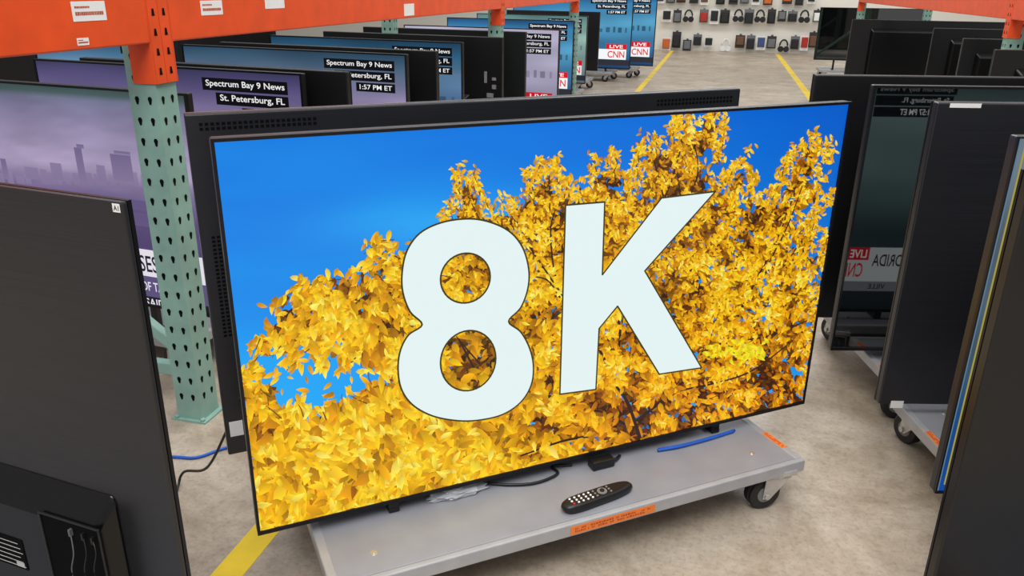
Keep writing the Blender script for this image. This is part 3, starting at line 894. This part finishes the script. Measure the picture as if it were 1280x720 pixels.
# ------------------------------------------------------------------ racks
def upright(label, X, Y, sgn, zt=2.4):
    # X is the face toward the aisle; sgn +1 when the rack extends toward -X
    t = thing('rack_upright', label, 'rack post', (X - sgn * .0475, Y, 0), 0, 'pallet rack uprights')
    h = .0475
    def post():
        mb = MB(); mb.box(-h, h, -h, h, .006, zt, 0)
        n = int((zt - .1) / .062)
        for i in range(n):
            z = .09 + i * .062
            for o_ in (-.022, .022):
                hole = [(-.0075, .006), (-.004, .0125), (.004, .0125), (.0075, .006), (.003, -.011), (-.003, -.011)]
                mb.poly([(o_ + u, -h - .0006, z + w) for u, w in hole], 1)
                for sx in (-1, 1):
                    mb.poly([(sx * (h + .0006), o_ + u, z + w) for u, w in hole], 1)
        return mb.mesh('post', [M_GREEN, M_HOLE], recalc=False)
    link('post', cached('post', post), t)
    link('post', cached('post', post), t, loc=(-sgn * .85, 0, 0))
    def plate():
        mb = MB(); mb.box(-.065, .065, -.06, .06, 0, .007)
        for a in (-.05, .05): mb.cyl((a, -.05, .006), (a, -.05, .016), .008, .008, 6)
        return mb.mesh('base_plate', M_GREEN)
    link('base_plate', cached('bp', plate), t); link('base_plate', cached('bp', plate), t, loc=(-sgn * .85, 0, 0))
    for z in (.17, 2.2):
        mb = MB(); mb.box(min(-sgn * (.85 - h), -sgn * h), max(-sgn * (.85 - h), -sgn * h), -.018, .018, z - .022, z + .022)
        link('strut', mb.mesh('strut', M_GREEN), t, .004)
    a = Vector((-sgn * h, 0, .25)); b_ = Vector((-sgn * (.85 - h), 0, .82))
    mb = MB(); w = Vector((0, 0, .024)); y = Vector((0, .016, 0))
    mb.hexa([tuple(p) for p in (a - w - y, b_ - w - y, b_ - w + y, a - w + y, a + w - y, b_ + w - y, b_ + w + y, a + w + y)])
    link('brace', mb.mesh('brace', M_GREEN), t, .004)
    return t
XL = -1.598
upright('pale green perforated rack post with orange connectors beside the golden tree television', XL, 2.138, 1)
upright('second rack post of the left row, seen small below the far orange beam', XL, 6.1, 1)
upright('far rack post of the left row near the end of the aisle', XL, 9.5, 1)
XR = 1.80
upright('rack post of the right row with an orange connector at the top right corner', XR, 6.1, -1)
upright('far rack post of the right row nearer the pegboard wall', XR, 12.6, -1)
upright('near rack post of the right row, behind the dark sets', XR, 4.05, -1)

def beam(label, X, sgn, Y0, Y1, marks=(), con=(True, True), BZ=1.247):
    t = thing('rack_beam', label, 'rack beam', (X, (Y0 + Y1) / 2, BZ), 0, 'orange pallet rack beams')
    L = (Y1 - Y0) / 2
    mb = MB()
    mb.box(min(-sgn * .050, sgn * .006), max(-sgn * .050, sgn * .006), -L, L, 0, .152)
    link('beam_body', mb.mesh('beam_body', M_ORANGE), t, .005)
    for e, on in ((-1, con[0]), (1, con[1])):
        if not on: continue
        mb = MB(); y = e * L; y2 = e * (L + .047)
        mb.box(min(0, sgn * .007), max(0, sgn * .007), min(y, y2), max(y, y2), -.115, .24, 0)
        mb.box(min(-sgn * .07, sgn * .007), max(-sgn * .07, sgn * .007), min(y - e * .004, y + e * .001), max(y - e * .004, y + e * .001), -.115, .24, 0)
        for i in range(6):
            z = -.09 + .055 * i
            yy = e * (L + .024)
            mb.poly([(sgn * .0078, yy - .007, z), (sgn * .0078, yy + .007, z), (sgn * .0078, yy + .004, z + .02), (sgn * .0078, yy - .004, z + .02)], 1)
        link('connector', mb.mesh('connector', [M_ORANGE, M_HOLE], recalc=False), t)
    for (xa, ya, xb, yb, ink) in marks:
        xf = X + sgn * .0068
        a = onX(xa, ya, xf); b_ = onX(xb, yb, xf)
        y0_, y1_ = a.y - (Y0 + Y1) / 2, b_.y - (Y0 + Y1) / 2
        za, zb_ = min(.148, a.z - BZ), b_.z - BZ
        mb = MB(); mb.box(min(sgn * .006, sgn * .0068), max(sgn * .006, sgn * .0068), y0_, y1_, zb_, za, 0)
        if ink:
            w = y1_ - y0_; hgt = za - zb_
            r3 = random.Random(2)
            u = y0_ + w * .08
            while u < y1_ - w * .12:
                d_ = w * r3.uniform(.02, .05)
                mb.box(sgn * .0066, sgn * .0072, u, u + d_, zb_ + hgt * .3, zb_ + hgt * .48, 1)
                if u < y0_ + w * .5: mb.box(sgn * .0066, sgn * .0072, u, u + d_, zb_ + hgt * .66, zb_ + hgt * .76, 1)
                u += d_ + w * .012
        link('label_sticker', mb.mesh('label_sticker', [M_WHITE, M_INKR]), t)
    return t
beam('near orange rack beam crossing the top left corner', XL, 1, -1.8, 2.09, [(88, 2, 134, 25, True), (96, 48, 112, 56, True)], (False, True))
beam('orange rack beam running right from the green post over the news sets', XL, 1, 2.186, 6.052, [(250, 1, 279, 18, True), (331, 0, 356, 10, False), (505, 5, 518, 19, False)])
beam('far orange rack beam of the left row', XL, 1, 6.148, 9.452)
beam('near orange rack beam at the top right corner, before the connector', XR, -1, 4.1, 6.052, BZ=1.245)
beam('far orange rack beam of the right row, beyond the connector', XR, -1, 6.148, 12.552, BZ=1.245)

# ------------------------------------------------------------------ remote
pa = G(703, 641, DK); pb = G(789, 611, DK)
mid = (pa + pb) / 2; ang = math.atan2((pb - pa).y, (pb - pa).x); Lr = (pb - pa).length
rem = thing('remote_control', 'black television remote with white buttons lying on the grey dolly', 'remote', (mid.x, mid.y, DK), ang)
bm = bmesh.new()
N = 40
def rout(i, k):
    a = 2 * PI * i / N
    cx, sx = math.cos(a), math.sin(a)
    x = math.copysign(abs(cx) ** .55, cx) * Lr / 2 * k; y = math.copysign(abs(sx) ** .7, sx) * (.024 - .004 * math.cos(a * 1)) * k
    return x, y
lev = [(.80, .0), (.95, .003), (1.0, .011), (.985, .018), (.93, .0225), (.80, .0245)]
rows = []
for k, z in lev:
    rows.append([bm.verts.new((*rout(i, k), z + .0)) for i in range(N)])
for a, b_ in zip(rows[:-1], rows[1:]):
    for i in range(N): bm.faces.new((a[i], a[(i + 1) % N], b_[(i + 1) % N], b_[i])).smooth = True
bm.faces.new(rows[0][::-1]); bm.faces.new(rows[-1])
me = bpy.data.meshes.new('body'); bm.to_mesh(me); bm.free(); me.materials.append(M_BLACK)
link('body', me, rem)
def btn(m_):
    q = MB(); q.cyl((0, 0, .0235), (0, 0, .0265), .0033, .0028, 12); return q.mesh('button', m_)
bw_, bg_, br_ = btn(M_WHITE), btn(M_HUB), btn(M_RED)
for i in range(9):
    for j in range(3):
        x = -Lr / 2 + .028 + i * .0145; y = (j - 1) * .0108
        if i in (6, 7): continue
        k = br_ if (i == 0 and j == 0) else (bw_ if (i < 5) else bg_)
        link('button', k, rem, loc=(x, y, 0))
mbb = MB(); mbb.cyl((0, 0, .0235), (0, 0, .027), .014, .013, 24, 0); mbb.cyl((0, 0, .026), (0, 0, .03), .007, .006, 18, 1)
link('scroll_wheel', mbb.mesh('scroll_wheel', [M_HUB, M_BLACK]), rem, loc=(-Lr / 2 + .028 + 6.5 * .0145, 0, 0))

# ------------------------------------------------------------------ cables and bits
def cable(name, label, pts, r, m, n=8):
    mb = MB(); mb.tube(smooth_pts(pts, 8), r, n)
    o = link(name, mb.mesh(name, m)); return tag(o, label, 'cable')
Mb = MW[back.name]
st_ = Mb @ locY(back, 300, 497, .03)
g0 = G(222, 610, .006)
cable('power_cable', 'black power cable hanging from the backward television down to the concrete', [st_, st_ * .75 + g0 * .25 + Vector((0, 0, -.04)), st_ * .45 + g0 * .55 + Vector((0, 0, -.06)), G(230, 590, .05), g0, G(214, 640, .005)], .004, M_BLKC)
cable('network_cable', 'bright blue cable lying on the floor left of the bright television', [G(150, 572, .005), G(213, 571, .005), G(245, 572, .005), G(275, 562, .005), G(305, 553, .005), G(345, 540, .005), G(400, 540, .005)], .005, M_BLUE)
cable('power_lead', 'thin black lead curling on the dolly below the 8', [G(610, 604, DK + .005), G(640, 606, DK + .005), G(672, 603, DK + .005), G(697, 592, DK + .005), G(690, 583, DK + .005), G(715, 581, DK + .005)], .004, M_BLKC)
# blue strap
mb = MB()
pts = smooth_pts([G(822, 563, DK + .005), G(850, 558, DK + .006), G(885, 549, DK + .005), G(917, 539, DK + .005)], 8)
mb.tube(pts, .0042, 8)
mb.tube([p + Vector((.003, .007, 0)) for p in pts], .0042, 8)
tag(link('blue_cable', mb.mesh('blue_cable', M_BLUE)), 'doubled blue cable lying on the right end of the grey dolly', 'cable')
# black power adapter
p = G(752, 583, DK)
ad = thing('power_adapter', 'small black plug block on the dolly beneath the K', 'plug', (p.x, p.y, DK), A0)
mb = MB(); mb.box(-.035, .035, -.015, .02, 0, .026); link('body', mb.mesh('body', M_BLACK), ad, .004)
mb = MB(); mb.tube([(.034, 0, .012), (.05, .004, .01), (.07, .02, .006)], .005, 8); link('strain_relief', mb.mesh('strain_relief', M_BLKC), ad)
# crumpled clear bag
p = G(572, 618, DK)
bm = bmesh.new()
bmesh.ops.create_icosphere(bm, subdivisions=4, radius=1)
for v in bm.verts:
    n_ = noise.noise(v.co * 2.3) * .35 + noise.noise(v.co * 6) * .18
    v.co = v.co * (1 + n_)
    v.co = Vector((v.co.x * .075, v.co.y * .022, max(-.55, v.co.z) * .014 + .008))
me = bpy.data.meshes.new('plastic_bag'); bm.to_mesh(me); bm.free(); me.materials.append(M_CLEAR)
o = link('plastic_bag', me, loc=(p.x, p.y, DK)); o.rotation_euler = (0, 0, A0)
tag(o, 'crumpled clear plastic bag on the dolly under the bottom edge of the screen', 'plastic bag')

# ------------------------------------------------------------------ goods on the far pegboard
ORD = ['first', 'second', 'third', 'fourth', 'fifth', 'sixth', 'seventh', 'eighth', 'ninth', 'tenth', 'eleventh', 'twelfth', 'thirteenth', 'fourteenth', 'fifteenth', 'sixteenth', 'seventeenth']
cm = {}
COLS = {'black': rgb(26, 26, 28), 'white': rgb(240, 240, 238), 'red': rgb(180, 40, 30), 'orange': rgb(205, 105, 40), 'brown': rgb(110, 75, 50), 'grey': rgb(110, 112, 115), 'blue': rgb(60, 80, 130), 'dark': rgb(48, 46, 46)}
def cmat(n):
    if n not in cm: cm[n] = mat('goods_' + n, COLS[n], .5, var=.08, scale=15)
    return cm[n]
YW = 20.2
rows_ = [('top', -3, 'black p 826,grey p 839,orange p 852,black p 868,brown p 881,black p 901,black p 917,grey p 931,black p 945,orange p 960,orange p 984,black p 999,black p 1014'),
         ('middle', 20, 'black p 834,grey p 847,black h 861,red p 880,black p 893,black p 906,black h 923,black p 936,black h 950,black p 964,grey p 977,black p 990,black h 1005,white p 1021'),
         ('bottom', 53, 'orange p 833,black p 846,grey p 859,black p 872,black p 886,white h 907,brown p 925,black p 938,blue p 951,grey p 964,black h 979,black p 993,red p 1005,brown p 1016,white p 1027')]
ri = random.Random(3)
for rn, py, items in rows_:
    for i, it in enumerate(items.split(',')):
        cn, kind, px = it.split(); px = float(px)
        p = onY(px, py + (ri.uniform(-4, 4) if rn == 'bottom' else ri.uniform(-.8, .8)), YW)
        if kind == 'p':
            w = ri.uniform(.17, .215); h = ri.uniform(.22, .33)
            if rn == 'bottom': h = ri.uniform(.22, .38)
            t = thing('accessory_package', f'{cn} blister package hanging {ORD[i]} from left in the {rn} row of the far pegboard', 'package', (p.x, YW - .12, p.z), 0, f'goods in the {rn} row of the pegboard')
            bc = 'white' if i % 4 == 0 else ('dark' if i % 4 in (1, 2) else 'grey')
            mb = MB(); mb.box(-w / 2, w / 2, -.006, .006, -h / 2, h / 2); mb.box(-w * .12, w * .12, -.005, .005, h / 2, h / 2 + .03)
            link('card', mb.mesh('card', cmat(bc)), t)
            a0, a1 = (-.44, .28) if i % 2 else (-.3, .42)
            mb = MB(); mb.hexa([(-w * .42, -.006, h * a0), (w * .42, -.006, h * a0), (w * .34, -.05, h * (a0 + .06)), (-w * .34, -.05, h * (a0 + .06)), (-w * .42, -.006, h * a1), (w * .42, -.006, h * a1), (w * .34, -.05, h * (a1 - .06)), (-w * .34, -.05, h * (a1 - .06))])
            link('blister', mb.mesh('blister', cmat(cn)), t, .006)
            mb = MB(); mb.tube([(0, -.03, h / 2 + .022), (0, .05, h / 2 + .02), (0, .1195, h / 2 + .02)], .006, 8)
            link('hook', mb.mesh('hook', M_STEEL), t)
        else:
            t = thing('headphones', f'{cn} headphones hanging {ORD[i]} from left in the {rn} row of the far pegboard', 'headphones', (p.x, YW - .12, p.z), 0, f'goods in the {rn} row of the pegboard')
            pts = [(.085 * math.cos(a), 0, .13 * math.sin(a)) for a in [R(-20 + 220 * k / 16) for k in range(17)]]
            mb = MB(); mb.tube(pts, .018, 8); link('headband', mb.mesh('headband', cmat(cn)), t)
            for s in (-1, 1):
                mb = MB(); mb.cyl((s * .07, .02, -.07), (s * .06, -.05, -.07), .055, .065, 18); link('ear_cup', mb.mesh('ear_cup', cmat(cn)), t)
            mb = MB(); mb.tube([(0, -.04, .11), (0, .05, .108), (0, .1195, .108)], .006, 8)
            link('hook', mb.mesh('hook', M_STEEL), t)

# ------------------------------------------------------------------ light
w = bpy.data.worlds.new('world'); sc.world = w; w.use_nodes = True
w.node_tree.nodes['Background'].inputs[0].default_value = (0.98, 0.98, 1.0, 1)
w.node_tree.nodes['Background'].inputs[1].default_value = 0.40
def area(name, loc, sx, sy, e, rot=(0, 0, 0)):
    l = bpy.data.lights.new(name, 'AREA'); l.shape = 'RECTANGLE'; l.size = sx; l.size_y = sy; l.energy = e
    o = bpy.data.objects.new(name, l); col.objects.link(o); o.location = loc; o.rotation_euler = rot
area('aisle_light', (0.2, 5, 5.5), 2.0, 16, 520)
area('left_light', (-5, 6, 5.5), 2.0, 16, 170)
area('right_light', (5, 6, 5.5), 2.0, 16, 170)
area('near_light', (-.3, -1.5, 4.5), 3, 2, 120, (R(25), 0, 0))
area('wall_fill_light', (1.0, 17.2, 4.6), 8, 1.0, 160, (R(38), 0, 0))  # added fill with no fixture behind it, brightens the far pegboard wall
